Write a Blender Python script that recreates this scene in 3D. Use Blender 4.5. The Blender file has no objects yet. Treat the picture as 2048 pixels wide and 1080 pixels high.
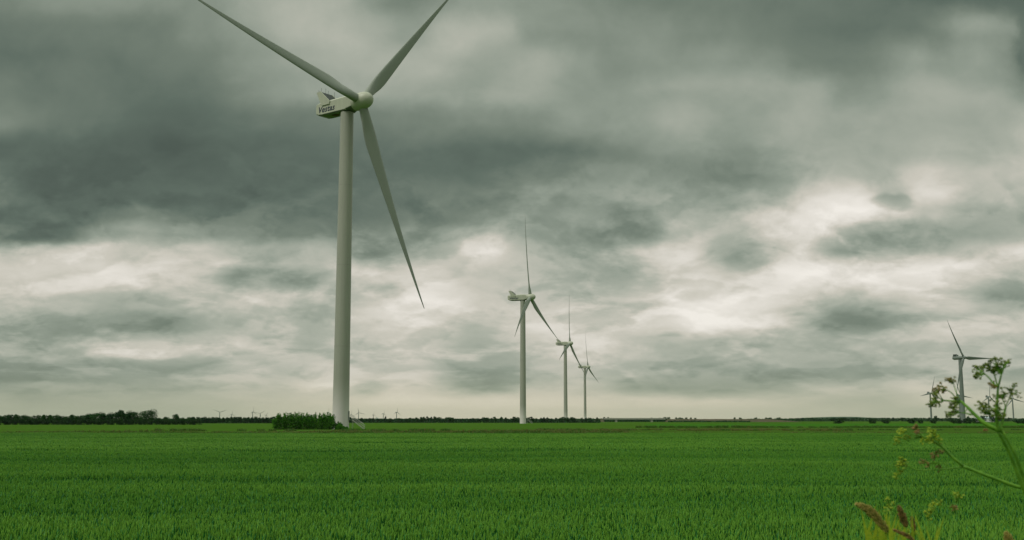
import bpy, math, random
import numpy as np
from mathutils import Vector, Matrix, Euler
R = math.radians
PI = math.pi
rng = random.Random(7)
S = bpy.context.scene
C = S.collection

# ------------------------------------------------------------------ camera
F_PX, PITCH, CAM_Z = 2200.0, R(7.77), 2.3
cp, sp = math.cos(PITCH), math.sin(PITCH)
cam_d = bpy.data.cameras.new('camera')
cam = bpy.data.objects.new('camera', cam_d); C.objects.link(cam)
cam_d.sensor_width = 36; cam_d.lens = 36 * F_PX / 2048
cam_d.clip_start = 0.05; cam_d.clip_end = 60000
cam.location = (0, 0, CAM_Z); cam.rotation_euler = (R(90) + PITCH, 0, 0)
cam_d.dof.use_dof = True; cam_d.dof.focus_distance = 60; cam_d.dof.aperture_fstop = 11
S.camera = cam

def at(px, py, Y):                     # world point on the ray of a photo pixel at forward distance Y
    s, t = (px - 1024) / F_PX, (540 - py) / F_PX
    k = Y / (cp - t * sp)
    return Vector((s * k, Y, CAM_Z + (sp + t * cp) * k))
def gx(px, Y, z=0.0):                  # x on the ground below a photo column at distance Y
    return (px - 1024) / F_PX * (Y * cp + (z - CAM_Z) * sp)

# ------------------------------------------------------------------ view, sun
S.view_settings.view_transform = 'Standard'; S.view_settings.look = 'None'
S.view_settings.exposure = 0.0; S.view_settings.gamma = 1
SUN_EL, SUN_AZ = R(52), R(-120)        # behind the camera's left shoulder (azimuth from +Y, clockwise)
sd = bpy.data.lights.new('sun', 'SUN'); sd.energy = 1.5; sd.angle = R(16); sd.color = (1, .96, .88)
sun = bpy.data.objects.new('sun', sd); C.objects.link(sun)
sdir = Vector((math.sin(SUN_AZ) * math.cos(SUN_EL), math.cos(SUN_AZ) * math.cos(SUN_EL), math.sin(SUN_EL)))
sun.rotation_euler = sdir.to_track_quat('Z', 'Y').to_euler()

# ------------------------------------------------------------------ node helper
def lin(c):
    f = lambda v: v / 12.92 if v <= .04045 else ((v + .055) / 1.055) ** 2.4
    return tuple(f(v / 255) for v in c) + (1,)
class NG:
    def __init__(s, tree): s.t = tree; s.n = tree.nodes; s.l = tree.links
    def new(s, typ, **k):
        nd = s.n.new(typ)
        for a, b in k.items(): setattr(nd, a, b)
        return nd
    def put(s, nd, key, v):
        if v is None: return
        sock = nd.inputs[key]
        if isinstance(v, bpy.types.NodeSocket): s.l.new(v, sock)
        else: sock.default_value = v
    def math(s, op, a, b=None, c=None, clamp=False):
        nd = s.new('ShaderNodeMath', operation=op, use_clamp=clamp)
        s.put(nd, 0, a); s.put(nd, 1, b); s.put(nd, 2, c); return nd.outputs[0]
    def vmath(s, op, a, b=None):
        nd = s.new('ShaderNodeVectorMath', operation=op); s.put(nd, 0, a); s.put(nd, 1, b); return nd.outputs[0]
    def xyz(s, x, y, z):
        nd = s.new('ShaderNodeCombineXYZ'); s.put(nd, 0, x); s.put(nd, 1, y); s.put(nd, 2, z); return nd.outputs[0]
    def sep(s, v):
        nd = s.new('ShaderNodeSeparateXYZ'); s.put(nd, 0, v); return nd.outputs
    def rng(s, v, a, b, c=0., d=1., smooth=True):
        nd = s.new('ShaderNodeMapRange', interpolation_type='SMOOTHSTEP' if smooth else 'LINEAR')
        s.put(nd, 'Value', v); s.put(nd, 'From Min', a); s.put(nd, 'From Max', b); s.put(nd, 'To Min', c); s.put(nd, 'To Max', d)
        return nd.outputs[0]
    def noise(s, v, scale, detail=4, rough=.5, dist=0., col=False):
        nd = s.new('ShaderNodeTexNoise'); s.put(nd, 'Vector', v); s.put(nd, 'Scale', scale); s.put(nd, 'Detail', detail)
        s.put(nd, 'Roughness', rough); s.put(nd, 'Distortion', dist); return nd.outputs[1 if col else 0]
    def mixf(s, f, a, b):
        nd = s.new('ShaderNodeMix', data_type='FLOAT'); s.put(nd, 0, f); s.put(nd, 2, a); s.put(nd, 3, b); return nd.outputs[0]
    def mixc(s, f, a, b, mode='MIX'):
        nd = s.new('ShaderNodeMix', data_type='RGBA', blend_type=mode); s.put(nd, 0, f); s.put(nd, 6, a); s.put(nd, 7, b); return nd.outputs[2]
    def ramp(s, v, stops):
        nd = s.new('ShaderNodeValToRGB'); s.put(nd, 0, v); e = nd.color_ramp.elements
        while len(e) < len(stops): e.new(.5)
        for q, (p, c) in zip(e, stops): q.position = p; q.color = c
        return nd.outputs[0]

# ------------------------------------------------------------------ world: overcast sky in world directions
W = bpy.data.worlds.new('World'); S.world = W; W.use_nodes = True
W.node_tree.nodes.clear(); g = NG(W.node_tree)
tc = g.new('ShaderNodeTexCoord'); D = tc.outputs['Generated']
dx, dy, dz = g.sep(D)
zc = g.math('MAXIMUM', dz, 0.0)
inv = g.math('DIVIDE', 1.0, g.math('MAXIMUM', g.math('ABSOLUTE', dy), .35))
u = g.math('MULTIPLY', dx, inv); v = g.math('MULTIPLY', zc, inv)
lv = g.math('LOGARITHM', g.math('ADD', v, .11), math.e)
Q = g.xyz(g.math('MULTIPLY', u, 4.6), g.math('MULTIPLY', lv, 2.3), g.math('MULTIPLY', dy, .4))   # clouds shrink and flatten towards the horizon
wq = g.noise(Q, 2.4, 7, .60, 0, True)
w1, w2, w3 = g.sep(wq)
amp = g.rng(v, 0., .4, .020, .065, smooth=False)
u2 = g.math('ADD', u, g.math('MULTIPLY', g.math('SUBTRACT', w1, .5), amp))
v2 = g.math('ADD', v, g.math('MULTIPLY', g.math('SUBTRACT', w2, .5), g.math('MULTIPLY', amp, .55)))
ROWS = [  # (row, [(column, tone) ...])  cloud tones of each band of the sky
 (825, [(0,168),(250,165),(400,174),(700,192),(1000,196),(1400,188),(1600,183),(1800,176),(2048,172)]),
 (800, [(0,166),(60,158),(200,163),(300,168),(500,180),(700,200),(900,206),(1100,204),(1300,198),(1450,196),(1600,182),(1750,172),(1850,190),(2048,186)]),
 (775, [(0,150),(100,152),(250,158),(400,166),(560,182),(680,200),(730,180),(800,198),(880,176),(960,158),(1030,180),(1100,196),(1200,182),(1300,158),(1450,156),(1560,160),(1640,184),(1740,176),(1860,190),(2048,180)]),
 (745, [(0,142),(120,144),(250,152),(400,158),(500,176),(560,165),(640,182),(720,188),(820,192),(900,166),(960,164),(1050,176),(1120,192),(1220,172),(1320,162),(1450,160),(1600,156),(1750,160),(1900,162),(2048,158)]),
 (700, [(0,152),(150,156),(215,184),(400,184),(500,178),(620,172),(720,178),(850,196),(950,172),(1080,178),(1200,196),(1300,182),(1380,168),(1500,166),(1600,174),(1750,164),(1900,168),(2048,162)]),
 (645, [(0,150),(150,154),(300,146),(400,168),(550,184),(640,168),(720,196),(850,202),(950,174),(1050,192),(1200,206),(1320,206),(1400,218),(1500,206),(1580,184),(1650,158),(1720,140),(1780,158),(1850,184),(1950,188),(2048,182)]),
 (600, [(0,178),(100,184),(250,168),(360,178),(500,192),(650,182),(750,204),(900,202),(980,182),(1120,174),(1220,184),(1320,196),(1380,216),(1500,210),(1600,204),(1690,180),(1780,182),(1900,194),(1980,172),(2048,166)]),
 (550, [(0,194),(150,202),(300,204),(420,194),(500,156),(590,150),(670,182),(760,194),(850,202),(920,182),(1000,166),(1110,160),(1220,152),(1300,168),(1400,206),(1480,196),(1600,218),(1750,216),(1880,210),(1950,196),(2048,184)]),
 (505, [(0,186),(100,194),(250,188),(400,172),(500,158),(640,158),(740,138),(820,150),(900,184),(960,194),(1050,168),(1160,158),(1260,170),(1350,198),(1430,166),(1490,152),(1570,196),(1640,178),(1700,158),(1760,176),(1850,160),(1940,176),(2048,196)]),
 (470, [(0,120),(90,96),(170,132),(240,158),(350,132),(480,118),(620,114),(740,118),(820,132),(900,154),(960,170),(1060,152),(1160,142),(1240,136),(1300,148),(1380,190),(1460,176),(1560,208),(1640,206),(1720,172),(1820,152),(1920,148),(2048,162)]),
 (430, [(0,88),(100,82),(200,104),(320,118),(430,106),(560,104),(700,96),(850,112),(950,126),(1060,144),(1180,146),(1280,134),(1350,176),(1450,168),(1540,192),(1640,212),(1720,214),(1790,196),(1860,182),(1950,166),(2048,164)]),
 (395, [(0,102),(100,90),(300,92),(500,94),(750,92),(900,104),(1000,124),(1100,142),(1200,140),(1320,152),(1420,152),(1550,176),(1640,206),(1720,214),(1785,162),(1850,206),(1950,182),(2048,176)]),
 (350, [(0,100),(120,86),(300,84),(500,88),(750,92),(900,98),(1000,112),(1080,134),(1180,136),(1350,142),(1420,134),(1540,150),(1660,172),(1760,168),(1850,196),(1950,188),(2048,194)]),
 (300, [(0,86),(150,84),(300,79),(450,84),(600,90),(750,102),(900,100),(1050,106),(1140,112),(1250,132),(1380,148),(1470,138),(1600,164),(1760,162),(1880,172),(1960,168),(2048,184)]),
 (240, [(0,128),(80,116),(200,102),(320,94),(450,98),(600,110),(750,118),(900,124),(1000,130),(1120,140),(1240,152),(1370,166),(1480,156),(1600,168),(1700,160),(1820,162),(1950,158),(2048,170)]),
 (180, [(0,120),(90,108),(230,106),(350,104),(480,124),(600,148),(700,158),(800,160),(920,160),(1060,172),(1160,156),(1260,152),(1380,160),(1500,156),(1620,160),(1700,136),(1800,152),(1900,166),(1980,162),(2048,132)]),
 (120, [(0,100),(150,106),(280,108),(380,114),(500,144),(620,164),(740,168),(850,172),(960,170),(1060,176),(1160,158),(1280,140),(1400,142),(1520,136),(1650,118),(1760,126),(1860,150),(1960,160),(2048,110)]),
 (60,  [(0,108),(150,116),(300,112),(400,130),(500,152),(640,174),(740,172),(830,160),(920,182),(990,178),(1060,150),(1200,136),(1350,130),(1500,122),(1650,108),(1780,106),(1900,130),(1975,150),(2048,100)]),
 (0,   [(0,124),(200,140),(380,136),(500,160),(620,172),(720,150),(820,132),(960,150),(1080,144),(1200,130),(1400,118),(1600,110),(1800,100),(2048,92)]),
]
U0 = .56
un = g.math('MULTIPLY_ADD', u2, .5 / U0, .5, clamp=True)
tone = None; pv = None
for py, pts in ROWS:
    t = (540 - py) / F_PX; den = cp - t * sp; vv = (sp + t * cp) / den
    fc = g.new('ShaderNodeFloatCurve'); g.put(fc, 'Value', un)
    cm = fc.mapping; cm.extend = 'HORIZONTAL'; cu = cm.curves[0]
    X = [(((px - 1024) / F_PX / den) / U0 * .5 + .5, tn / 255) for px, tn in pts]
    cu.points[0].location = X[0]; cu.points[1].location = X[-1]
    for p in X[1:-1]: cu.points.new(*p)
    for p in cu.points: p.handle_type = 'AUTO_CLAMPED'
    cm.update()
    if tone is None: tone = fc.outputs[0]
    else:
        tone = g.mixf(g.rng(v2, pv, vv, smooth=True), tone, fc.outputs[0])
    pv = vv
# small cloud structure: soft high up, billowy and flattened towards the horizon
n1 = g.math('SUBTRACT', g.noise(Q, 3.2, 7, .58, .3), .5)
n2 = g.math('SUBTRACT', g.noise(g.vmath('ADD', Q, (7.3, 2.1, 3.)), 8.0, 6, .6, .6), .5)
a1 = g.rng(v, .0, .09, .03, .13)
a2 = g.math('MULTIPLY', g.rng(v, .0, .06, .02, .11), g.rng(v, .14, .30, 1., .22))
tone = g.math('ADD', tone, g.math('ADD', g.math('MULTIPLY', n1, a1), g.math('MULTIPLY', n2, a2)))
# cumulus banks: shaded flat bases and lit upper edges, torn at the rim
def bank(scale, seed, lo, hi, lift, dist=.25):
    A = g.vmath('ADD', Q, seed); Bv = g.vmath('ADD', A, (0, lift, 0))
    f = lambda P: g.rng(g.noise(P, scale, 8, .56, dist), lo, hi)
    m0, m1 = f(A), f(Bv)
    return m0, g.math('SUBTRACT', m0, m1)
for scale, seed, lo, hi, lift, ka, kb in ((1.5, (3.1, .7, 5.), .46, .56, .10, .065, .085), (3.4, (8.4, 5.2, 1.), .47, .58, .05, .042, .06)):
    m0, rel = bank(scale, seed, lo, hi, lift)
    k = g.math('MULTIPLY', g.rng(v, .008, .045), g.rng(v, .15, .30, 1., .09))
    d = g.math('ADD', g.math('MULTIPLY', g.math('SUBTRACT', .45, m0), ka), g.math('MULTIPLY', rel, kb))
    tone = g.math('ADD', tone, g.math('MULTIPLY', d, k))
lift = g.math('MULTIPLY', g.rng(v, .02, .06), g.rng(v, .16, .24, 1., 0.))
tone = g.math('ADD', tone, g.math('MULTIPLY', lift, .018))
# single clouds that stand out of the layer
def sdir(px, py):
    t = (540 - py) / F_PX; den = cp - t * sp; return (px - 1024) / F_PX / den, (sp + t * cp) / den
w3u = g.math('ADD', u, g.math('MULTIPLY', g.math('SUBTRACT', g.noise(Q, 7., 7, .62), .5), .030))
w3v = g.math('ADD', v, g.math('MULTIPLY', g.math('SUBTRACT', g.noise(g.vmath('ADD', Q, (4., 9., 2.)), 7., 7, .62), .5), .016))
UV3 = g.xyz(w3u, w3v, 0.)
for cx, cy, rx, ry, am in ((1785,402,44,20,-.10),(1697,480,80,38,-.075),(1490,500,92,48,-.085),(1720,625,165,38,-.085),(1930,452,230,58,-.05),(560,555,150,28,-.07),
                           (730,590,90,28,-.05),(1290,450,150,50,-.03),(2030,580,70,22,-.07),(300,645,190,24,-.05),(1000,760,140,24,-.06),(1450,770,220,30,-.05),(120,470,170,22,-.06),
                           (1690,432,140,46,.055),(1400,605,90,60,.035),(1800,540,210,40,.04),(960,490,60,26,.07),(330,700,150,18,.06),(830,620,120,30,.04),(640,40,150,60,.02),(1050,330,300,50,-.03),(1500,330,200,40,-.03),(1090,140,200,90,-.05),(820,40,160,60,-.04),(1960,120,120,70,-.05),(1400,230,200,60,-.03)):
    cu_, cv_ = sdir(cx, cy)
    mp = g.new('ShaderNodeMapping', vector_type='TEXTURE'); g.put(mp, 0, UV3); mp.inputs[1].default_value = (cu_, cv_, 0); mp.inputs[3].default_value = (rx*1.25/F_PX, ry*1.25/F_PX, 1)
    gr = g.new('ShaderNodeTexGradient', gradient_type='SPHERICAL'); g.put(gr, 0, mp.outputs[0])
    tone = g.math('MULTIPLY_ADD', g.rng(gr.outputs['Fac'], .02, .50), am, tone)
# beyond the pictured part of the sky: more of the same broken overcast
gen = g.rng(g.noise(Q, .8, 7, .58, .4), .32, .68, .36, .80)
side = g.math('MAXIMUM', g.rng(g.math('ABSOLUTE', u), .5, .75), g.rng(v, .40, .60))
tone = g.mixf(side, tone, gen)
SK = [(.28,(76,87,77)),(.38,(94,107,95)),(.48,(117,128,114)),(.58,(144,153,139)),(.68,(172,176,162)),(.78,(203,199,186)),(.88,(228,223,213)),(.96,(243,238,229))]
col = g.ramp(tone, [(p, lin(c)) for p, c in SK])
col = g.mixc(g.rng(v, .0, .05, 1., 0.), col, (1.03, 1.0, .87, 1), 'MULTIPLY')
sky = g.new('ShaderNodeTexSky', sky_type='NISHITA', sun_disc=False, sun_elevation=SUN_EL, sun_rotation=SUN_AZ)
clear = g.mixc(1., sky.outputs[0], (.1, .1, .1, 1), 'MULTIPLY')
col = g.mixc(.97, clear, col)
up = g.rng(dz, .36, .85, 1., 2.7)      # an overcast sky is brightest overhead
bg = g.new('ShaderNodeBackground'); g.put(bg, 'Color', col); g.put(bg, 'Strength', up)
wo = g.new('ShaderNodeOutputWorld'); g.l.new(bg.outputs[0], wo.inputs[0])

# ------------------------------------------------------------------ mesh helpers
class MB:
    def __init__(s): s.v = []; s.f = []; s.m = []
    def add(s, vs, fs, mi=0):
        o = len(s.v); s.v += [tuple(p) for p in vs]; s.f += [tuple(i + o for i in q) for q in fs]; s.m += [mi] * len(fs)
    def box(s, x0, x1, y0, y1, z0, z1, mi=0, M=None):
        vs = [Vector(p) for p in ((x0,y0,z0),(x1,y0,z0),(x1,y1,z0),(x0,y1,z0),(x0,y0,z1),(x1,y0,z1),(x1,y1,z1),(x0,y1,z1))]
        if M: vs = [M @ p for p in vs]
        s.add(vs, [(0,3,2,1),(4,5,6,7),(0,1,5,4),(1,2,6,5),(2,3,7,6),(3,0,4,7)], mi)
    def tube(s, pts, rad, n=8, mi=0, cap=True):
        pts = [Vector(p) for p in pts]
        if not hasattr(rad, '__len__'): rad = [rad] * len(pts)
        rings = []; px = None
        for i, p in enumerate(pts):
            d = (pts[min(i+1, len(pts)-1)] - pts[max(i-1, 0)]).normalized()
            a = (px - d * px.dot(d)) if px else d.orthogonal()
            if a.length < 1e-6: a = d.orthogonal()
            a.normalize(); px = a; b = d.cross(a)
            rings.append([p + (a * math.cos(2*PI*k/n) + b * math.sin(2*PI*k/n)) * rad[i] for k in range(n)])
        vs = [q for r_ in rings for q in r_]; fs = []
        for i in range(len(pts) - 1):
            for k in range(n):
                fs.append((i*n+k, i*n+(k+1) % n, (i+1)*n+(k+1) % n, (i+1)*n+k))
        if cap: fs += [tuple(range(n-1, -1, -1)), tuple((len(pts)-1)*n + k for k in range(n))]
        s.add(vs, fs, mi)
    def loft(s, rings, mi=0, caps=True):
        n = len(rings[0]); vs = [q for r_ in rings for q in r_]; fs = []
        for i in range(len(rings) - 1):
            for k in range(n): fs.append((i*n+k, i*n+(k+1) % n, (i+1)*n+(k+1) % n, (i+1)*n+k))
        if caps: fs += [tuple(range(n-1, -1, -1)), tuple((len(rings)-1)*n + k for k in range(n))]
        s.add(vs, fs, mi)
    def ball(s, c, r, seg=8, ring=5, mi=0, M=None):
        c = Vector(c); r = Vector(r) if hasattr(r, '__len__') else Vector((r, r, r))
        vs = [Vector((0, 0, -r.z))]
        for i in range(1, ring):
            a = -PI/2 + PI*i/ring
            for k in range(seg):
                b = 2*PI*k/seg; vs.append(Vector((r.x*math.cos(a)*math.cos(b), r.y*math.cos(a)*math.sin(b), r.z*math.sin(a))))
        vs.append(Vector((0, 0, r.z))); fs = []
        for k in range(seg): fs.append((0, 1+(k+1) % seg, 1+k))
        for i in range(ring-2):
            for k in range(seg): fs.append((1+i*seg+k, 1+i*seg+(k+1) % seg, 1+(i+1)*seg+(k+1) % seg, 1+(i+1)*seg+k))
        t = len(vs)-1
        for k in range(seg): fs.append((t, 1+(ring-2)*seg+k, 1+(ring-2)*seg+(k+1) % seg))
        s.add([(M @ p if M else p) + c for p in vs], fs, mi)
    def leaf(s, c, size, r, aspect=.6, upright=0., mi=0):
        n = Vector((r.gauss(0, 1), r.gauss(0, 1), r.gauss(0, 1) + upright)).normalized()
        a = n.orthogonal().normalized(); a = Matrix.Rotation(r.uniform(0, 2*PI), 3, n) @ a; b = n.cross(a)
        c = Vector(c); h = size * .5; w = size * aspect * .5
        s.add([c - a*h, c + b*w - a*h*.1, c + a*h, c - b*w - a*h*.1], [(0, 1, 2, 3)], mi)
    def mesh(s, name, mats, smooth=False):
        me = bpy.data.meshes.new(name); me.from_pydata(s.v, [], s.f); me.update()
        for m in (mats if isinstance(mats, (list, tuple)) else [mats]): me.materials.append(m)
        me.polygons.foreach_set('material_index', s.m)
        if smooth: me.polygons.foreach_set('use_smooth', [True] * len(me.polygons))
        return me
    def build(s, name, mats, parent=None, smooth=False):
        return link(name, s.mesh(name, mats, smooth), parent)
def link(name, me, parent=None):
    o = bpy.data.objects.new(name, me); C.objects.link(o)
    if parent: o.parent = parent
    return o
def tag(o, label, cat, group=None, kind=None):
    o['label'] = label
    if cat: o['category'] = cat
    if group: o['group'] = group
    if kind: o['kind'] = kind
    return o
def empty(name, loc, label, cat, group=None, rz=0.):
    o = bpy.data.objects.new(name, None); C.objects.link(o); o.location = loc; o.rotation_euler = (0, 0, rz)
    o.empty_display_size = .5
    return tag(o, label, cat, group)
def structure(o): o['kind'] = 'structure'; return o
def stuff(o, label, cat): return tag(o, label, cat, kind='stuff')

# ------------------------------------------------------------------ materials
def mat(name, fn):
    m = bpy.data.materials.new(name); m.use_nodes = True; m.node_tree.nodes.clear(); g = NG(m.node_tree)
    out = g.new('ShaderNodeOutputMaterial'); g.l.new(fn(g), out.inputs[0]); return m
def bsdf(g, col, rough=.6, spec=.3, metal=0., normal=None):
    b = g.new('ShaderNodeBsdfPrincipled'); g.put(b, 'Base Color', col); g.put(b, 'Roughness', rough)
    g.put(b, 'Specular IOR Level', spec); g.put(b, 'Metallic', metal)
    if normal is not None: g.put(b, 'Normal', normal)
    return b.outputs[0]
def c4(r_, g_, b_): return (r_, g_, b_, 1)
def bump(g, h, s=.5, d=.1):
    b = g.new('ShaderNodeBump'); g.put(b, 'Height', h); g.put(b, 'Strength', s); g.put(b, 'Distance', d); return b.outputs[0]
def opos(g): return g.new('ShaderNodeTexCoord').outputs['Object']
def gpos(g): return g.new('ShaderNodeNewGeometry').outputs['Position']

def m_paint(name, base, streak=.12):
    def fn(g):
        P = opos(g); n = g.noise(g.vmath('MULTIPLY', P, (1.2, 1.2, .08)), 1.4, 5, .6); n2 = g.noise(P, .35, 4, .6)
        f = g.math('ADD', g.math('MULTIPLY', g.math('SUBTRACT', n, .5), streak * 2), g.math('MULTIPLY', g.math('SUBTRACT', n2, .5), streak))
        f = g.math('ADD', f, 1.0)
        return bsdf(g, g.vmath('SCALE', base, None) if False else g.mixc(1., base, g.xyz(f, f, f), 'MULTIPLY'), .45, .4)
    return mat(name, fn)
def tower_fn(g):                       # coated steel: weathered green-grey above, cleaner pale coat on the foot
    P = opos(g); x, y, z = g.sep(P)
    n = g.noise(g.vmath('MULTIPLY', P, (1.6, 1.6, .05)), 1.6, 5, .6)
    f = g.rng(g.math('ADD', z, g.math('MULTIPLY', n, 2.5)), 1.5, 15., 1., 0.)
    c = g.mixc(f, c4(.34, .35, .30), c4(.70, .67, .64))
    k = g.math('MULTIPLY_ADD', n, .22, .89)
    band = g.math('PINGPONG', z, 10.4)                       # welded section seams
    seam = g.rng(band, .0, .09, .80, 1.)
    k = g.math('MULTIPLY', k, seam)
    return bsdf(g, g.mixc(1., c, g.xyz(k, k, k), 'MULTIPLY'), .42, .4)
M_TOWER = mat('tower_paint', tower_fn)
M_SHELL = m_paint('shell_paint', c4(.43, .45, .36), .14)
M_BELLY_SHADE = m_paint('shaded_belly', c4(.12, .14, .11), .2)  # dirty underside, with its shade also painted into the dark colour
M_BLADE = m_paint('blade_paint', c4(.27, .30, .26), .05)
M_FAR = m_paint('dark_grey_paint', c4(.17, .20, .185), .08)  # darker grey-green coat with faint streaks
M_NAVY = mat('navy_lettering', lambda g: bsdf(g, c4(.012, .022, .05), .5))
M_DARK = mat('dark_radiator', lambda g: bsdf(g, c4(.02, .03, .028), .6))
M_RED = mat('dull_red_panel', lambda g: bsdf(g, c4(.07, .02, .018), .6))
M_GALV = mat('galvanised_steel', lambda g: bsdf(g, g.mixc(g.noise(opos(g), 4., 3), c4(.36, .38, .34), c4(.52, .53, .48)), .5, .5, .3))
def m_leaf(name, c1, c2, scale=.6, trans=.25, rand=.5):
    def fn(g):
        P = gpos(g); n = g.noise(P, scale, 3, .6)
        oi = g.new('ShaderNodeObjectInfo').outputs['Random']
        f = g.math('ADD', g.rng(n, .3, .7, 0., 1.), g.math('MULTIPLY', g.math('SUBTRACT', oi, .5), rand), clamp=True)
        c = g.mixc(f, c1, c2)
        d = bsdf(g, c, .8, .06); t = g.new('ShaderNodeBsdfTranslucent'); g.put(t, 'Color', c)
        mx = g.new('ShaderNodeMixShader'); g.put(mx, 0, trans); g.l.new(d, mx.inputs[1]); g.l.new(t.outputs[0], mx.inputs[2])
        return mx.outputs[0]
    return mat(name, fn)
M_TREE = m_leaf('tree_leaves', c4(.012, .052, .018), c4(.030, .095, .020), .25)
M_TREE2 = m_leaf('far_leaves', c4(.020, .062, .028), c4(.038, .090, .030), .03)
M_THICK = m_leaf('willow_leaves', c4(.025, .11, .014), c4(.11, .32, .025), 1.5, .3)
M_BUSH = m_leaf('bush_leaves', c4(.016, .045, .018), c4(.03, .07, .02), .3)
M_BARK = mat('bark', lambda g: bsdf(g, g.mixc(g.noise(opos(g), 6., 3), c4(.05, .045, .03), c4(.10, .085, .06)), .9))

# ------------------------------------------------------------------ ground
def field_col(g, a, b, c, sx=.01, sy=.06):
    P = gpos(g)
    n1 = g.noise(g.vmath('MULTIPLY', P, (sx, sy, 0)), 1., 5, .6)
    n2 = g.noise(g.vmath('MULTIPLY', P, (.5, 1.1, 0)), 1., 4, .7)
    n3 = g.noise(g.vmath('MULTIPLY', P, (.004, .012, 0)), 1., 3, .5)
    k = g.mixc(g.rng(n1, .35, .66), a, b)
    k = g.mixc(g.rng(n2, .4, .8, 0., .55), k, c)
    return g.mixc(g.rng(n3, .45, .7, 0., .35), k, b), n2
def ground_fn(g):
    c, n = field_col(g, c4(.045, .110, .013), c4(.060, .130, .016), c4(.034, .080, .010))
    return bsdf(g, c, .9, 0., 0, bump(g, n, .6, .25))
M_GROUND = mat('field_green', ground_fn)
def band_mat(name, a, b, c):
    def fn(g):
        k, n = field_col(g, a, b, c, .03, .1); return bsdf(g, k, .9, 0., 0, bump(g, n, .6, .2))
    return mat(name, fn)
M_BRIGHT = band_mat('young_crop_green', c4(.035, .125, .012), c4(.045, .14, .014), c4(.03, .10, .012))
M_DULL = band_mat('meadow_green', c4(.040, .100, .013), c4(.060, .110, .016), c4(.036, .085, .012))
M_BROWN = band_mat('bare_bank_brown', c4(.075, .075, .045), c4(.10, .085, .06), c4(.06, .08, .035))
M_SOIL = mat('soil', lambda g: bsdf(g, g.mixc(g.noise(gpos(g), .8, 5, .6), c4(.02, .035, .012), c4(.04, .055, .02)), .95, .05))

xs = [-14000, -6000, -2500, -1000, -500, -250, -120, -60, -30, -15, -8, -4, 0, 4, 8, 15, 30, 60, 120, 250, 500, 1000, 2500, 6000, 14000]
ys = [-3000, -500, -100, -30, -10, -2, 2, 4, 5.5, 6.5, 7.5, 8.5, 9.5, 10.5, 12, 16, 30, 60, 120, 126, 129, 131, 134, 160, 250, 500, 1000, 2000, 4000, 8000, 16000]
def gz(x, y):
    h = .85 * (1 - min(max((y - 3.5) / 6, 0), 1) ** 2 * (3 - 2 * min(max((y - 3.5) / 6, 0), 1)))   # the bank the camera stands on
    if 126 < y < 134: h -= .35
    return h
vs = [(x, y, gz(x, y)) for y in ys for x in xs]; nx = len(xs)
fs = [(j*nx+i, j*nx+i+1, (j+1)*nx+i+1, (j+1)*nx+i) for j in range(len(ys)-1) for i in range(nx-1)]
mb = MB(); mb.add(vs, fs); structure(mb.build('ground', M_GROUND, smooth=True))
def sheet(name, m, corners, z):
    mb = MB(); mb.add([(x, y, z) for x, y in corners], [(0, 1, 2, 3)]); return structure(mb.build(name, m))
sheet('field_soil', M_SOIL, [(-110, 10.7), (110, 10.7), (140, 126), (-140, 126)], .004)
def quadpx(p0, p1, y0, y1, y2=None, y3=None):
    y2 = y2 or y1; y3 = y3 or y0
    return [(gx(p0, y0), y0), (gx(p1, y3), y3), (gx(p1, y2), y2), (gx(p0, y1), y1)]
sheet('crop_field', M_BRIGHT, quadpx(1290, 2300, 390, 680, 800, 430), .004)
sheet('meadow', M_DULL, quadpx(1250, 2300, 215, 300, 330, 190), .008)
sheet('meadow', M_DULL, quadpx(1480, 2300, 345, 385, 400, 350), .012)

# ------------------------------------------------------------------ wheat
def scatter(name, pts, variants, m_label, cat):
    """pts: (x,y,z,rot,sx,sz,tint,variant)"""
    col = bpy.data.collections.new(name + '_tufts')
    for i, me in enumerate(variants):
        col.objects.link(bpy.data.objects.new(name + '_tuft', me))
    me = bpy.data.meshes.new(name); me.from_pydata([p[:3] for p in pts], [], [])
    def attr(nm, ty, vals):
        a = me.attributes.new(nm, ty, 'POINT')
        if ty == 'FLOAT_VECTOR': a.data.foreach_set('vector', np.array(vals, dtype=np.float32).ravel())
        else: a.data.foreach_set('value', vals)
    attr('rot', 'FLOAT_VECTOR', [(0, 0, p[3]) for p in pts])
    attr('scl', 'FLOAT_VECTOR', [(p[4], p[4], p[5]) for p in pts])
    attr('tint', 'FLOAT', [p[6] for p in pts])
    attr('idx', 'INT', [int(p[7]) for p in pts])
    o = link(name, me)
    ng = bpy.data.node_groups.new(name, 'GeometryNodeTree')
    ng.interface.new_socket('Geometry', in_out='INPUT', socket_type='NodeSocketGeometry')
    ng.interface.new_socket('Geometry', in_out='OUTPUT', socket_type='NodeSocketGeometry')
    N = ng.nodes; L = ng.links
    gi = N.new('NodeGroupInput'); go = N.new('NodeGroupOutput')
    ci = N.new('GeometryNodeCollectionInfo'); ci.inputs['Collection'].default_value = col
    ci.inputs['Separate Children'].default_value = True; ci.inputs['Reset Children'].default_value = True
    ip = N.new('GeometryNodeInstanceOnPoints'); ip.inputs['Pick Instance'].default_value = True
    L.new(gi.outputs[0], ip.inputs['Points']); L.new(ci.outputs[0], ip.inputs['Instance'])
    def na(nm, ty, sock):
        a = N.new('GeometryNodeInputNamedAttribute'); a.data_type = ty; a.inputs[0].default_value = nm; L.new(a.outputs[0], ip.inputs[sock])
    na('rot', 'FLOAT_VECTOR', 'Rotation'); na('scl', 'FLOAT_VECTOR', 'Scale'); na('idx', 'INT', 'Instance Index')
    L.new(ip.outputs[0], go.inputs[0])
    md = o.modifiers.new('scatter', 'NODES'); md.node_group = ng
    return stuff(o, m_label, cat)

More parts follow.
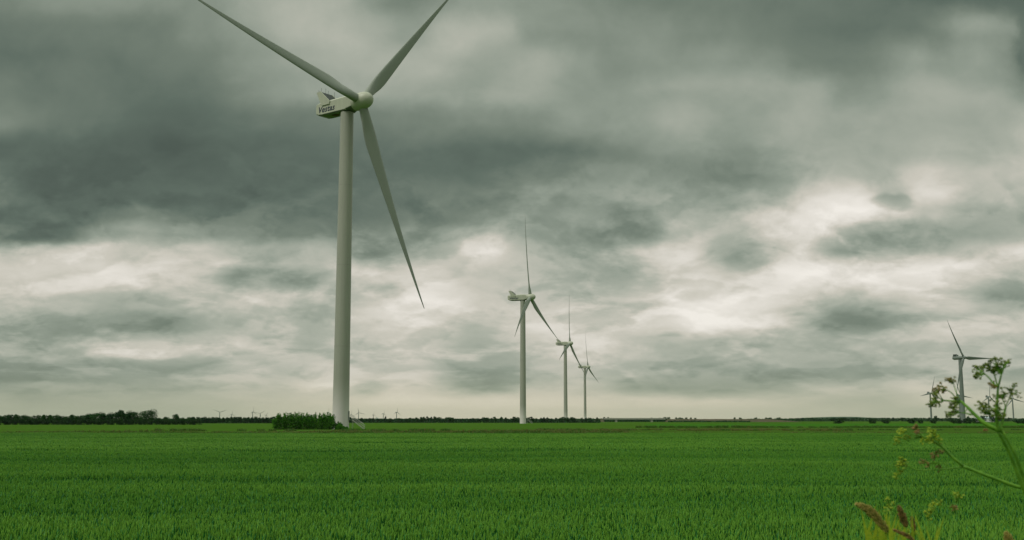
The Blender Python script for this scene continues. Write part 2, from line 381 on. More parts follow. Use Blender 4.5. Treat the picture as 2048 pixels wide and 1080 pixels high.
def tint_leaf(name, c1, c2, trans=.3, rough=.5):
    def fn(g):
        a = g.new('ShaderNodeAttribute', attribute_type='INSTANCER', attribute_name='tint').outputs['Fac']
        n = g.noise(gpos(g), 9., 2, .5)
        f = g.math('ADD', g.math('MULTIPLY', a, .6), g.math('MULTIPLY', g.math('SUBTRACT', n, .25), .8), clamp=True)
        c = g.mixc(f, c1, c2)
        d = bsdf(g, c, rough, .2); t = g.new('ShaderNodeBsdfTranslucent'); g.put(t, 'Color', c)
        mx = g.new('ShaderNodeMixShader'); g.put(mx, 0, trans); g.l.new(d, mx.inputs[1]); g.l.new(t.outputs[0], mx.inputs[2])
        return mx.outputs[0]
    return mat(name, fn)
M_WLEAF = tint_leaf('wheat_leaf', c4(.007, .115, .030), c4(.034, .195, .022), .2)
M_WEAR = tint_leaf('wheat_ear', c4(.08, .27, .020), c4(.20, .43, .048), .25)
M_RGR = tint_leaf('rough_grass', c4(.04, .12, .012), c4(.08, .17, .018))
M_RTAN = tint_leaf('seeding_grass', c4(.10, .15, .025), c4(.20, .20, .05))

def wheat_patch(size, per_m2, fat, seed, ring=5):
    r = random.Random(seed); mb = MB(); n = int(size * size * per_m2)
    for _ in range(n):
        x, y = r.uniform(-.5, .5) * size, r.uniform(-.5, .5) * size
        h = r.gauss(.70, .035); lean = r.uniform(0, 2*PI); la = r.uniform(0, .07)
        top = Vector((x + math.cos(lean) * la, y + math.sin(lean) * la, h))
        tip = top + Vector((math.cos(lean) * la * .5, math.sin(lean) * la * .5, r.uniform(.075, .10)))
        rad = .0068 * fat * r.uniform(.8, 1.15)
        rr = [rad * .55, rad, rad * .9, rad * .15]
        q = [top.lerp(tip, t) for t in (0, .25, .7, 1)]
        if r.random() < .93: mb.tube(q, rr, ring, 1, False)
        w = .0022 * fat
        a = r.uniform(0, PI); d = Vector((math.cos(a), math.sin(a), 0)) * w
        b = Vector((x, y, .15)); mb.add([b - d, b + d, top + d, top - d], [(0, 1, 2, 3)], 0)
        for k in range(3):                 # flag leaf and two lower ones
            z0 = h - r.uniform(.04, .12) - k * .13; a = r.uniform(0, 2*PI); L_ = r.uniform(.10, .19)
            dr = Vector((math.cos(a), math.sin(a), 0)); sd_ = Vector((-dr.y, dr.x, 0)) * (.0065 * fat)
            p0 = Vector((x, y, z0)).lerp(top, .3 if k == 0 else 0); up_ = r.uniform(.5, 1.0)
            p1 = p0 + dr * L_ * .16 + Vector((0, 0, L_ * .62 * up_)); p2 = p1 + dr * L_ * .24 + Vector((0, 0, L_ * r.uniform(.05, .42)))
            mb.add([p0 - sd_*.6, p0 + sd_*.6, p1 + sd_, p1 - sd_, p2], [(0, 1, 2, 3), (3, 2, 4)], 0)
    return mb.mesh('wheat_patch', [M_WLEAF, M_WEAR], False)

def tram(Y, x):
    """lower, thinner crop along the drill gaps that cross the view"""
    d = 1.
    for c, wd, dep in ((19.2, .5, .16), (26.6, .9, .30), (29.2, .5, .16), (39.5, 1.2, .34), (43.5, .7, .18), (54, 1.3, .34), (64, 1., .2), (76, 1.8, .36), (92, 1.6, .3), (110, 2., .3)):
        cc = c + math.sin(x * .11 + c) * .5 + math.sin(x * .37 + c * 2) * .22 + x * .012
        d -= dep * math.exp(-((Y - cc) / wd) ** 2) * (.55 + .45 * math.sin(x * .16 + c * 3.1))
    return 1 - (1 - d) * 1.2
def vnoise(x, y, seed=0):
    def h(i, j): return random.Random((i * 73856093) ^ (j * 19349663) ^ seed).random()
    i, j = math.floor(x), math.floor(y); fx, fy = x - i, y - j; fx = fx*fx*(3-2*fx); fy = fy*fy*(3-2*fy)
    return (h(i, j)*(1-fx) + h(i+1, j)*fx)*(1-fy) + (h(i, j+1)*(1-fx) + h(i+1, j+1)*fx)*fy

near_v = [wheat_patch(.62, 250, 1.15, 100 + i) for i in range(8)]
mid_v = [wheat_patch(1.6, 95, 2.0, 200 + i, 4) for i in range(6)]
def crop_pts(y0, y1, step, nv, thin):
    pts = []; Y = y0
    while Y < y1:
        half = .485 * Y + 3.5; x = -half + rng.random() * step
        while x < half:
            xx, yy = x + rng.uniform(-.15, .15) * step, Y + rng.uniform(-.15, .15) * step
            t = tram(yy, xx); n = vnoise(xx * .12, yy * .45, 5); n2 = vnoise(xx * .5, yy * .8, 9)
            n3 = vnoise(xx * .035, yy * .24 * (1 if yy < 60 else .5), 12)
            h = t * (.86 + .15 * n + .08 * n2 + .13 * n3)
            if not (t < .8 and rng.random() < .25):
                tint = min(1., max(0., .5 + (n - .5) * .9 + (vnoise(xx * .03, yy * .09, 3) - .5) * .9 + (n3 - .5) * .7 + (t - 1) * 2.0))
                pts.append((xx, yy, gz(xx, yy), rng.choice((0, .5, 1, 1.5)) * PI + rng.uniform(-.2, .2), 1.0, h, tint, rng.randrange(nv)))
            x += step
        Y += step
    return pts
scatter('wheat_crop', crop_pts(11.0, 52, .56, 8, 0) , near_v, 'green wheat with upright ears filling the near field', 'wheat')
scatter('wheat_crop', crop_pts(52, 127, 1.45, 6, 0), mid_v, 'green wheat in the farther part of the near field', 'wheat')

def grass_patch(size, per_m2, hgt, fat, seed, tan=.3):
    r = random.Random(seed); mb = MB()
    for _ in range(int(size*size*per_m2)):
        x, y = r.uniform(-.5, .5)*size, r.uniform(-.5, .5)*size; h = hgt * r.uniform(.45, 1.15); a = r.uniform(0, 2*PI)
        d = Vector((math.cos(a), math.sin(a), 0)); s_ = Vector((-d.y, d.x, 0)) * fat; mi = 1 if r.random() < tan else 0
        p0 = Vector((x, y, 0)); p1 = p0 + d*h*.12 + Vector((0, 0, h*.6)); p2 = p1 + d*h*.25 + Vector((0, 0, h*.4))
        mb.add([p0-s_, p0+s_, p1+s_*.8, p1-s_*.8, p2+s_*.15, p2-s_*.15], [(0,1,2,3),(3,2,4,5)], mi)
        if mi and r.random() < .5: mb.ball(p2, (fat*1.4, fat*1.4, h*.12), 5, 4, 1)
    return mb.mesh('grass_patch', [M_RGR, M_RTAN])
gr_g = [grass_patch(1.6, 55, .75, .03, 300+i, .06) for i in range(3)]
gr_t = [grass_patch(1.6, 55, .62, .03, 310+i, .75) for i in range(3)]
def strip_pts(p0, p1, y0, y1, step, dens, tanf, hs, seed):
    r = random.Random(seed); pts = []; Y = y0
    while Y < y1:
        x = gx(p0, Y)
        while x < gx(p1, Y):
            n = vnoise(x*.035, Y*.08, seed); m = vnoise(x*.09, Y*.12, seed+1)
            if r.random() < dens * (.35 + 1.1*m):
                tn = r.random() < tanf * (1.9*n) ** 1.6
                pts.append((x + r.uniform(-.6, .6), Y + r.uniform(-.6, .6), 0 if not 126 < Y < 134 else -.25, r.uniform(0, 6.28), 1.,
                            hs * (.55 + .8*m), r.random()*.6 + .4*n, (3 if tn else 0) + r.randrange(3)))
            x += step
        Y += step
    return pts
gv = gr_g + gr_t
scatter('rough_grass', strip_pts(-60, 1250, 129, 165, 1.5, 1., .30, 1.05, 21), gv, 'rough tussocky grass with tan seed heads along the ditch behind the wheat', 'grass')
scatter('rough_grass', strip_pts(1150, 2110, 131, 155, 1.7, .5, .12, .75, 22), gv, 'rough grass on the right beyond the wheat field', 'grass')
scatter('rough_grass', strip_pts(1080, 1700, 240, 275, 2.4, .30, .45, .5, 23) + strip_pts(1700, 2110, 250, 262, 2.4, .25, .2, .45, 28), gv, 'mottled green and straw-coloured grass on low banks in the middle distance', 'grass')
scatter('rough_grass', strip_pts(1280, 2110, 335, 345, 2.4, .8, .1, .8, 24), gv, 'thin dark line of grass along a far field edge', 'grass')
scatter('rough_grass', strip_pts(300, 900, 238, 243, 2.2, .3, .1, .6, 25), gv, 'low dark tufts of grass in the field around the big turbine', 'grass')

# ------------------------------------------------------------------ trees
def crown_mesh(name, w, h, n, size, seed, m, base=.18, lobes=7, flat=1., core=0):
    r = random.Random(seed); mb = MB(); L = []
    L.append((Vector((0, 0, h*.55)), w*.34, h*.30))
    for _ in range(lobes):
        a = r.uniform(0, 2*PI); d = r.uniform(.18, .34)*w; z = h*r.uniform(base+.15, .82)
        rr = w*r.uniform(.16, .25); L.append((Vector((math.cos(a)*d, math.sin(a)*d*flat, z)), rr, rr*r.uniform(.8, 1.1)))
    L.append((Vector((r.uniform(-.08, .08)*w, 0, h*.84)), w*.2, h*.14))
    L += [(Vector((0, 0, h*.52)), w*.47, h*.44)] * core
    for _ in range(n):
        c, rx, rz = r.choice(L); v_ = Vector((r.gauss(0, 1), r.gauss(0, 1), r.gauss(0, 1))).normalized() * (r.random() ** .35)
        p = c + Vector((v_.x*rx, v_.y*rx, v_.z*rz))
        if p.z > h*base*.5: mb.leaf(p, size*r.uniform(.6, 1.3), r, .75)
    return mb.mesh(name, m)
def trunk_mesh(h, rad, seed):
    r = random.Random(seed); mb = MB()
    mb.tube([(0, 0, -.1), (r.uniform(-.1, .1), 0, h*.25), (r.uniform(-.2, .2), r.uniform(-.2, .2), h*.6)], [rad, rad*.75, rad*.4], 7)
    for k in range(4):
        a = r.uniform(0, 6.28); z = h*r.uniform(.22, .45)
        mb.tube([(0, 0, z), (math.cos(a)*h*.12, math.sin(a)*h*.12, z+h*.15), (math.cos(a)*h*.2, math.sin(a)*h*.2, z+h*.3)], [rad*.45, rad*.3, rad*.12], 5)
    return mb.mesh('trunk', M_BARK)
# unit trees 6 m tall
CR = [crown_mesh('crown', 5.2 + .5*i, 6, 1500, .42, 400+i, M_TREE, .12) for i in range(5)]
CRround = crown_mesh('crown', 7.8, 6, 3600, .32, 423, M_TREE, .02, 10, 1., 16)
CRfar = [crown_mesh('crown', 4.6 + .6*i, 6, 420, .75, 430+i, M_TREE2, .1) for i in range(5)]
CRpole = [crown_mesh('crown', 3.6, 6, 420, .6, 440+i, M_TREE2, .22, 5) for i in range(3)]
BU = [crown_mesh('bush', 5.0, 3.4, 900, .42, 450+i, M_BUSH, -.1, 9) for i in range(3)]
TR = [trunk_mesh(6, .16, 460+i) for i in range(3)]
def tree(loc, scale, crown, label, group, zs=1., r=rng):
    o = empty('tree', loc, label, 'tree', group, r.uniform(0, 6.28)); o.scale = (scale, scale, scale*zs)
    link('trunk', r.choice(TR), o); link('crown', crown, o); return o
def tree_px(px, ytop, Y, crown, label, group, wide=1.):
    h = at(px, ytop, Y).z; s_ = h / 6.
    o = tree((gx(px, Y), Y, 0), s_*wide, crown, label, group, 1/wide); return o
BELT = 'trees of the dark windbreak on the left'
lab = 'dark green tree crowded into the left windbreak'
prof = [(0,831),(30,828),(50,831),(105,829),(130,830),(170,828),(200,824),(215,827),(235,826),(258,827),(285,832),(315,834),(335,834),(370,833),(400,835)]
def interp(P, x):
    for (a, b), (c, d) in zip(P, P[1:]):
        if a <= x <= c: return b + (d-b)*(x-a)/(c-a)
    return P[0][1] if x < P[0][0] else P[-1][1]
x = -30
while x < 395:
    if not (232 < x < 250 or 283 < x < 310 or 342 < x < 358):
        tree_px(x, interp(prof, x) + rng.uniform(-1.2, 2.2), rng.uniform(556, 590), rng.choice(CR), lab + (', left half of its flat-topped stretch' if x < 100 else ', right half of its flat-topped stretch' if x < 185 else ', close left of the domed tree' if x < 296 else ', in its tail right of the domed tree'), BELT, rng.uniform(.9, 1.25))
    x += rng.uniform(8.5, 13)
tree_px(296, 819.5, 560, CRround, 'tallest tree of the left windbreak, a broad rounded dome crown', BELT, 1.05)
tree_px(241, 819, 566, CR[2], 'upright tree rising just left of centre in the windbreak, above its neighbours', BELT, .95)
tree_px(266, 822.5, 563, CR[3], 'medium tree standing immediately left of the big domed tree', BELT, 1.)
tree_px(351, 827.5, 552, CR[1], 'small tree with a bare gap beneath its lone raised crown, right of the domed tree', BELT, .8)
lab = 'low dark bush at the foot of the left windbreak trees'
x = -25
while x < 405:
    o = tag(link('bush', rng.choice(BU)), lab, 'bush', 'bushes along the foot of the left windbreak')
    Y = rng.uniform(538, 550); s_ = rng.uniform(.75, 1.05); o.location = (gx(x, Y), Y, 0); o.scale = (s_*1.1, s_, s_*.85); o.rotation_euler.z = rng.uniform(0, 6.3)
    x += rng.uniform(10, 15)
# second line, farther, from the windbreak to behind the big turbine
lab = 'small green tree in the even far row between the windbreak and the big turbine'
x = 395
while x < 700:
    if not (560 < x < 655):
        tree_px(x, 833.5 + rng.uniform(-.8, 1.4), rng.uniform(770, 800), rng.choice(CRfar), lab, 'trees of the even far row', rng.uniform(.9, 1.3))
    x += rng.uniform(6, 8.5)
# line beyond the turbines
def lab_row(px):
    for lim, w in ((747, 'seen through and beside the stairs of the big tower'), (835, 'in the low stretch below the tiny turbines, right of the big tower'), (885, 'in the raised clump midway between the big tower and the second turbine'),
                   (960, 'in the thin stretch between raised clump and evenly spaced crowns'), (1040, 'among the spaced crowns immediately left of the second turbine'), (1126, 'between the second and third turbine towers'),
                   (1166, 'between the third and fourth turbine towers'), (1205, 'between the fourth turbine and the road bridge'), (1335, 'peeping over the deck of the road bridge')):
        if px < lim: return 'small far tree, ' + w
    return 'small far tree, right of the road bridge over the brown embankment'
prof2 = [(700,835),(750,836.5),(790,837),(835,834),(850,831.5),(875,831.5),(900,835),(930,837),(960,834.5),(1000,834),(1040,833.5),(1100,834.5),(1160,833.5),(1200,834),(1320,836),(1330,834.5),(1392,835)]
x = 700
while x < 1392:
    if rng.random() < .9:
        tree_px(x, interp(prof2, x) + rng.uniform(-1.3, 1.8), rng.uniform(1500, 1560) if x > 1195 else rng.uniform(880, 930), rng.choice(CRfar + CRpole), lab_row(x), 'trees of the broken row behind the turbines', rng.uniform(.85, 1.3))
    x += rng.uniform(5.5, 9.5)
tree_px(896, 833.5, 905, CRfar[4], 'wide flat-topped tree standing apart in the distant row left of the second turbine', 'trees of the broken row behind the turbines', 1.9)
lab = 'tiny far tree on the right skyline'
x = 1470
while x < 2060:
    if rng.random() < .62:
        tree_px(x, 835.6 + rng.uniform(-1.6, 1.2), rng.uniform(1750, 1900), rng.choice(CRfar + CRpole), lab + (', left of the hazy hill' if x < 1590 else ', in front of the hazy hill' if x < 1715 else ', between the hill and the stubby turbine' if x < 1925 else ', behind the parsnip heads'), 'trees on the right skyline', rng.uniform(.9, 1.4))
    x += rng.uniform(7, 11)
tree_px(1872, 831, 1300, CRfar[1], 'taller far tree between the small turbine and the turbine on the right', 'trees on the right skyline', .9)
tree_px(1937, 832, 1300, CRfar[2], 'slim far tree just right of the stubby right turbine', 'trees on the right skyline', .75)
for px, lb in ((1966, 'leafy tree in front of the pale glasshouse on the right'), (1985, 'broad tree right of the pale glasshouse'), (1973, 'tree behind the pale glasshouse, lifting over its roof')):
    tree_px(px, 830.5 + rng.uniform(0, 1.5), 1250 if px != 1973 else 1420, CRfar[3], lb, 'trees around the pale glasshouse', 1.5)
# woodland and hedge masses nobody could count
def mass(name, p0, p1, Y, depth, prof_, n, size, m, seed, label, base=0.):
    r = random.Random(seed); mb = MB()
    for _ in range(n):
        px = r.uniform(p0, p1); Yl = Y + r.uniform(0, depth); top = max(at(px, interp(prof_, px), Yl).z, .5)
        t = r.random(); z = top * (1 - (1-t)**1.6 * .98) * (.8 + .2*vnoise(px*.22, seed, seed)) + base
        mb.leaf((gx(px, Yl), Yl, z*min(1, .25+t)), size*r.uniform(.6, 1.3), r, .8)
    return stuff(mb.build(name, m), label, 'woodland' if 'wood' in name else 'hedge')
mass('hedge', -40, 560, 800, 20, [(-40,838),(400,837.5),(560,838)], 5200, 1.6, M_TREE2, 1, 'continuous dark hedge under the far tree row on the left')
mass('hedge', 690, 1200, 940, 30, [(690,839),(835,838),(1200,838.5)], 6500, 1.6, M_TREE2, 2, 'continuous dark hedge running behind the turbine towers')
mass('woodland', 1480, 2120, 1980, 80, [(1480,838.5),(1600,837),(1700,836.2),(2120,836.8)], 7000, 3.2, M_TREE2, 3, 'thin far wood along the right horizon')
mass('woodland', -60, 1300, 2600, 100, [(-60,837),(1300,837.6)], 8000, 4.2, M_TREE2, 4, 'faint far wood along the left and middle horizon')
mass('woodland', 1195, 1345, 1440, 40, [(1195,837),(1345,838.3)], 3500, 1.8, M_TREE2, 6, 'dark trees close behind the road bridge')
mass('hedge', 1336, 1500, 1250, 30, [(1336,841.5),(1500,842.3)], 1400, 1.6, M_TREE2, 5, 'low scrub at the foot of the brown embankment')
# isolated bushes on the right
for px, w, ht, Y, lb in ((1676, 33, 836.3, 745, 'large dark rounded bush alone in the far field right of the embankment'),
                      (1746, 18, 838.2, 745, 'small dark bush, left one of a close pair in the far field'),
                      (1771, 20, 839.3, 745, 'low wide dark bush, right one of a close pair in the far field'),
                      (1822, 21, 837.2, 750, 'dark round bush left of the small far turbine'),
                      (1842, 13, 839.3, 750, 'very low dark bush beside the round bush left of the small far turbine'),
                      (1866, 16, 839.5, 745, 'low dark bush below the leftmost small turbine on the right'),
                      (1912, 34, 838.5, 740, 'wide dark bush hiding the foot of the stubby right turbine'),
                      (1936, 22, 836.8, 735, 'dark bush right against the foot of the stubby right turbine'),
                      (1958, 30, 837.4, 735, 'dark bush below the pale glasshouse'),
                      (2040, 30, 839.6, 745, 'low dark bush at the right edge of the far field')):
    o = tag(link('bush', rng.choice(BU)), lb, 'bush', 'bushes in the far field on the right')
    h = at(px, ht, Y).z; wm = w / F_PX * Y
    o.location = (gx(px, Y), Y, 0); o.scale = (wm/5.0, wm/5.0, h/3.3)

# willow thicket beside the big turbine
def thicket():
    r = random.Random(77); fo = MB(); st = MB(); Y0 = 272.5
    x0, x1 = gx(546, Y0), gx(679, Y0)
    root = empty('willow_thicket', ((x0+x1)/2, Y0, 0), 'bright green willow thicket of upright leafy shoots beside the big turbine', 'shrub')
    cx = (x0+x1)/2
    for i in range(210):
        f = (i + r.random()) / 150; x = x0 + .4 + (x1-x0-.8)*f; y = r.uniform(-2.0, 2.0)
        e = min(f, 1-f)
        h = 3.95 * (min(1, .62 + e*4.5)) * (r.uniform(.76, .96) if i % 4 else r.uniform(.92, 1.12)) * (1 - .06*f)
        if f > .93: h *= .62
        if abs(f-.05) < .015: h *= 1.2
        lx = r.uniform(-.25, .25) + (.5 if f > .95 else -.4 if f < .04 else 0)
        st.tube([(x-cx, y, 0), (x-cx+lx*.5, y, h*.5), (x-cx+lx, y, h)], [.035, .025, .01], 4, 0, False)
        for k in range(150):
            t = r.random() ** .8; z = h*t + r.uniform(-.05, .1); w = (.62 if t < .8 else .62*(1.12-t)*3.0) * .75
            fo.leaf((x-cx+lx*t + r.gauss(0, w*.5), y + r.gauss(0, w*.5), max(.05, z)), r.uniform(.2, .38), r, .45, 0)
    st.build('stems', M_BARK, root); fo.build('foliage', M_THICK, root)
thicket()

# ------------------------------------------------------------------ wind turbines
def smooth_by_angle(me, ang=35):
    try: me.polygons.foreach_set('use_smooth', [True]*len(me.polygons)); me.set_sharp_from_angle(angle=R(ang))
    except Exception: pass
    return me
def blade_mesh(Rr, root, cmax, m):
    mb = MB(); rings = []
    for i in range(22):
        t = (i/21) ** 1.15; z = root*.9 + (Rr - root*.9)*t
        if t < .18: k = t/.18; k = k*k*(3-2*k); chord = root*2*(1-k) + cmax*k; th = root*2*(1-k) + cmax*.26*k
        else: k = min(1, (t-.18)/.82); chord = cmax*((1-k)**1.15)*.9 + cmax*.10; th = chord*(.26-.12*k)
        if t > .975: chord *= .55; th *= .6
        tw = R(16)*(1-t)**2 + R(2); off = chord*.12*min(1, t/.18)
        pre = -.0; ring = []
        for q in range(14):
            a = 2*PI*q/14; cx_ = math.cos(a)*chord*.5 - off; cy_ = math.sin(a)*th*.5*(1 if t < .1 else (.65 + .45*math.cos(a) if True else 1))
            yy = cx_*math.cos(tw) - cy_*math.sin(tw); xx = cx_*math.sin(tw) + cy_*math.cos(tw)
            ring.append(Vector((xx + 2.2*(t**2), -yy, z)))
        rings.append(ring)
    mb.loft(rings); return mb.mesh('blade', m, True)
def tower_mesh(h, r0, r1, m, n=40):
    mb = MB(); rings = []
    for i in range(9):
        t = i/8; rr = r0 + (r1-r0)*t
        rings.append([Vector((math.cos(2*PI*k/n)*rr, math.sin(2*PI*k/n)*rr, -.2 + (h+.2)*t)) for k in range(n)])
    mb.loft(rings); me = mb.mesh('tower', m); return smooth_by_angle(me, 40)
def text_mesh(body, size, m):
    cu = bpy.data.curves.new('lettering', 'FONT'); cu.body = body; cu.size = size; cu.shear = .26; cu.offset = size*.02
    cu.extrude = .012; cu.align_x = 'CENTER'; cu.align_y = 'CENTER'; cu.space_character = 1.08
    o = bpy.data.objects.new('lettering', cu); C.objects.link(o)
    dg = bpy.context.evaluated_depsgraph_get(); me = bpy.data.meshes.new_from_object(o.evaluated_get(dg))
    bpy.data.objects.remove(o); me.materials.clear(); me.materials.append(m); return me
def nacelle_big():
    mb = MB()
    def sec(x, w, zb, zt, ch):           # octagonal section: half-width, bottom, top, chamfer
        return [Vector((x, yy, zz)) for yy, zz in ((-w+ch*.35, zb), (w-ch*.35, zb), (w, zb+ch*.5), (w, zt-ch*.9), (w-ch*1.1, zt), (-w+ch*1.1, zt), (-w, zt-ch*.9), (-w, zb+ch*.5))]
    S_ = [sec(-10.3, 1.5, 1.35, 3.3, .3), sec(-9.9, 1.8, .8, 3.75, .5), sec(-8.9, 1.95, .28, 3.95, .6), sec(-7.5, 1.97, .16, 4.02, .6), sec(1.1, 1.97, .14, 4.12, .6),
          sec(1.35, 1.93, .3, 4.1, .6), sec(3.3, 1.6, .75, 3.75, .7)]
    mb.loft([list(s_) for s_ in S_]); me = smooth_by_angle(mb.mesh('nacelle', [M_SHELL, M_BELLY_SHADE]), 25)
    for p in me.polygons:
        if p.normal.z < -.55: p.material_index = 1  # downward faces get the colour with underside shade painted in
    return me
def cooler_big():
    mb = MB()
    for sgn in (-1, 1):                  # raked cheek plates outside the housing
        y0, y1 = sorted((sgn*1.99, sgn*2.22))
        prof_ = [(-4.6, 2.75), (-7.3, 2.75), (-7.9, 3.5), (-9.5, 6.6), (-8.0, 6.75), (-4.4, 3.55)]
        a = [Vector((x_, y0, z_)) for x_, z_ in prof_]; b = [Vector((x_, y1, z_)) for x_, z_ in prof_]; n = len(a)
        mb.add(a+b, [tuple(range(n)), tuple(range(2*n-1, n-1, -1))] + [(k, k+n, (k+1) % n + n, (k+1) % n) for k in range(n)], 0)
    return mb.mesh('cooler_cheeks', [M_SHELL])
def radiator_big():
    mb = MB(); pts = [(-6.9, 4.0), (-8.9, 6.55), (-8.1, 6.68), (-4.9, 4.0)]
    a = [Vector((x_, -1.97, z_)) for x_, z_ in pts]; b = [Vector((x_, 1.97, z_)) for x_, z_ in pts]; n = 4
    mb.add(a+b, [tuple(range(n)), tuple(range(2*n-1, n-1, -1))] + [(k, k+n, (k+1) % n + n, (k+1) % n) for k in range(n)], 0)
    return mb.mesh('radiator', [M_DARK])
def hub_mesh(r_, l, m):
    mb = MB(); rings = []; n = 28
    P = [(-.42, .78), (-.40, .90), (-.2, 1.), (.1, 1.), (.3, .93), (.45, .80), (.57, .58), (.645, .32), (.67, .08)]
    for t, k in P: rings.append([Vector((t*l, math.cos(2*PI*q/n)*r_*k, math.sin(2*PI*q/n)*r_*k)) for q in range(n)])
    mb.loft(rings); return mb.mesh('hub', m, True)
def stairs_mesh():
    mb = MB(); a = Vector((2.0, 0, 2.35)); 
    mb.box(1.9, 3.1, -.5, .5, 2.30, 2.36)
    for s_ in (-.5, .5):
        mb.tube([(3.1, s_, 2.3), (6.1, s_, .05)], .06, 6); mb.tube([(3.1, s_, 3.35), (6.1, s_, 1.1), (6.1, s_, 0)], .04, 6)
        mb.tube([(1.9, s_, 3.35), (3.1, s_, 3.35)], .035, 6); mb.tube([(3.1, s_, 2.85), (6.1, s_, .6)], .03, 6)
        mb.tube([(3.1, s_, 0), (3.1, s_, 3.35)], .045, 6); mb.tube([(1.95, s_, 2.3), (1.95, s_, 3.35)], .035, 6)
    for k in range(10):
        t = (k+.5)/10; x_ = 3.1 + 3.0*t; z_ = 2.3 - 2.25*t; mb.box(x_-.13, x_+.13, -.48, .48, z_-.02, z_+.02)
    return mb.mesh('stairs', M_GALV)
def masts_mesh():
    mb = MB()
    for x_, y_, z0, z1 in ((-8.8, -1.2, 6.5, 7.9), (-8.6, .2, 6.5, 8.1), (-8.8, 1.3, 6.5, 7.8), (-5.6, .6, 4.0, 6.6), (-9.2, -1.7, 6.4, 7.3)):
        mb.tube([(x_, y_, z0), (x_, y_, z1)], .035, 5); mb.ball((x_, y_, z1), .07, 6, 4)
    return mb.mesh('mast', M_DARK)
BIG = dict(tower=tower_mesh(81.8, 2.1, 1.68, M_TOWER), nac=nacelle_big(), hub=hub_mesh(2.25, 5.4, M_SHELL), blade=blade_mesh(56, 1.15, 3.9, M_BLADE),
           th=81.8, hc=(5.3, 2.15), txt=text_mesh('Vestas', 2.25, M_NAVY), cool=cooler_big(), rad=radiator_big(), stairs=stairs_mesh(), masts=masts_mesh())
dmb = MB(); dmb.box(-.5, .5, -.06, .06, 0, 2.2); DOOR = dmb.mesh('door', M_FAR)
pmb = MB(); pmb.box(-5.2, -3.3, -.7, .7, .075, .155); HATCH = pmb.mesh('floor_hatch', M_RED)
def put(o, M): o.matrix_local = M; return o
def rotor(root, K, yaw, theta, tilt=5):
    B = Matrix.Translation((0, 0, K['th'])) @ Matrix.Rotation(yaw, 4, 'Z')
    H = B @ Matrix.Translation((K['hc'][0], 0, K['hc'][1])) @ Matrix.Rotation(-R(tilt), 4, 'Y')
    put(link('hub', K['hub'], root), H @ Matrix.Rotation(-R(theta), 4, 'X'))
    for k in range(3): put(link('blade', K['blade'], root), H @ Matrix.Rotation(-R(theta + 120*k), 4, 'X'))
    return B
def big_turbine(px, Y, yaw, theta, label, scale=1.):
    root = empty('wind_turbine', (gx(px, Y), Y, 0), label, 'wind turbine', 'row of four large wind turbines')
    yaw = R(yaw); link('tower', BIG['tower'], root); B = rotor(root, BIG, yaw, theta)
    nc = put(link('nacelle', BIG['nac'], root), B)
    for s_ in (-1, 1):
        M = Matrix.Translation((-5.9, s_*1.985, 1.62)) @ Matrix.Rotation(0 if s_ < 0 else PI, 4, 'Z') @ Matrix.Rotation(PI/2, 4, 'X')
        put(link('lettering', BIG['txt'], nc), M)
    link('cooler_cheeks', BIG['cool'], nc); link('radiator', BIG['rad'], nc); link('mast', BIG['masts'], nc); link('floor_hatch', HATCH, nc)
    st = link('stairs', BIG['stairs'], root); st.rotation_euler.z = R(-6)
    d = link('door', DOOR, root); d.matrix_local = Matrix.Rotation(R(-6), 4, 'Z') @ Matrix.Translation((2.08, 0, 2.37)) @ Matrix.Rotation(PI/2, 4, 'Z')
    return root
big_turbine(681, 279, -38, -78, 'tall pale wind turbine nearest the camera, standing beside the willow thicket')
big_turbine(1046, 735, -19, -3, 'second wind turbine of the row, tower rising near the middle of the picture')
big_turbine(1131.5, 1183, -20, 8, 'third wind turbine of the row, next beyond the mid-picture one')
big_turbine(1170.5, 1709, -19, -5, 'smallest and farthest wind turbine of the row of four')

def small_nacelle():
    mb = MB(); rings = []
    for x_, k in ((-7.6, .35), (-7.3, .75), (-6.4, .98), (-4, 1.), (1.5, .95), (2.9, .7), (3.2, .5)):
        rings.append([Vector((x_, math.cos(2*PI*q/16)*1.75*k, 1.7 + (.95 if True else 1)*math.sin(2*PI*q/16)*1.85*k)) for q in range(16)])
    mb.loft(rings); return smooth_by_angle(mb.mesh('nacelle', M_FAR), 40)
cb = MB(); cb.box(-6.3, -3.7, -1.3, 1.3, 3.2, 5.0); COOLBOX = cb.mesh('cooler_box', M_DARK)
fb = MB(); fb.box(-6.6, -3.2, -1.5, 1.5, 2.9, 3.6); fb.box(-3.4, -2.4, -1.2, 1.2, 3.0, 4.4); COWL = fb.mesh('cooler_cowl', M_FAR)
SM = dict(tower=tower_mesh(57, 2.15, 1.45, M_FAR, 24), nac=small_nacelle(), hub=hub_mesh(1.5, 3.6, M_FAR), blade=blade_mesh(39, .9, 3.3, M_FAR), th=57, hc=(4.2, 1.7))
def small_turbine(px, hub_y, Y, yaw, theta, label, group, parts=True, base_y=None, slim=1.):
    z = at(px, hub_y, Y).z; s_ = z / 58.7
    root = empty('wind_turbine', (gx(px, Y), Y, 0), label, 'wind turbine', group); root.scale = (s_*slim, s_*slim, s_)
    link('tower', SM['tower'], root); B = rotor(root, SM, R(yaw), theta)
    nc = put(link('nacelle', SM['nac'], root), B)
    if parts: link('cooler_box', COOLBOX, nc); link('cooler_cowl', COWL, nc)
RG = 'smaller wind turbines on the right'
small_turbine(1927, 715.5, 990, -60, -30, 'stubby wind turbine with a dark box on its housing, largest on the right side', RG)
small_turbine(1863, 786.5, 2300, -62, 20, 'small wind turbine leftmost on the right horizon, left of the stubby one', RG)
small_turbine(1921, 790.5, 2500, -62, 100, 'small wind turbine almost hidden behind the tower of the stubby one', RG)
small_turbine(1979.5, 793.5, 2700, -60, 8, 'small wind turbine behind the flowering weed stems, between two others', RG)
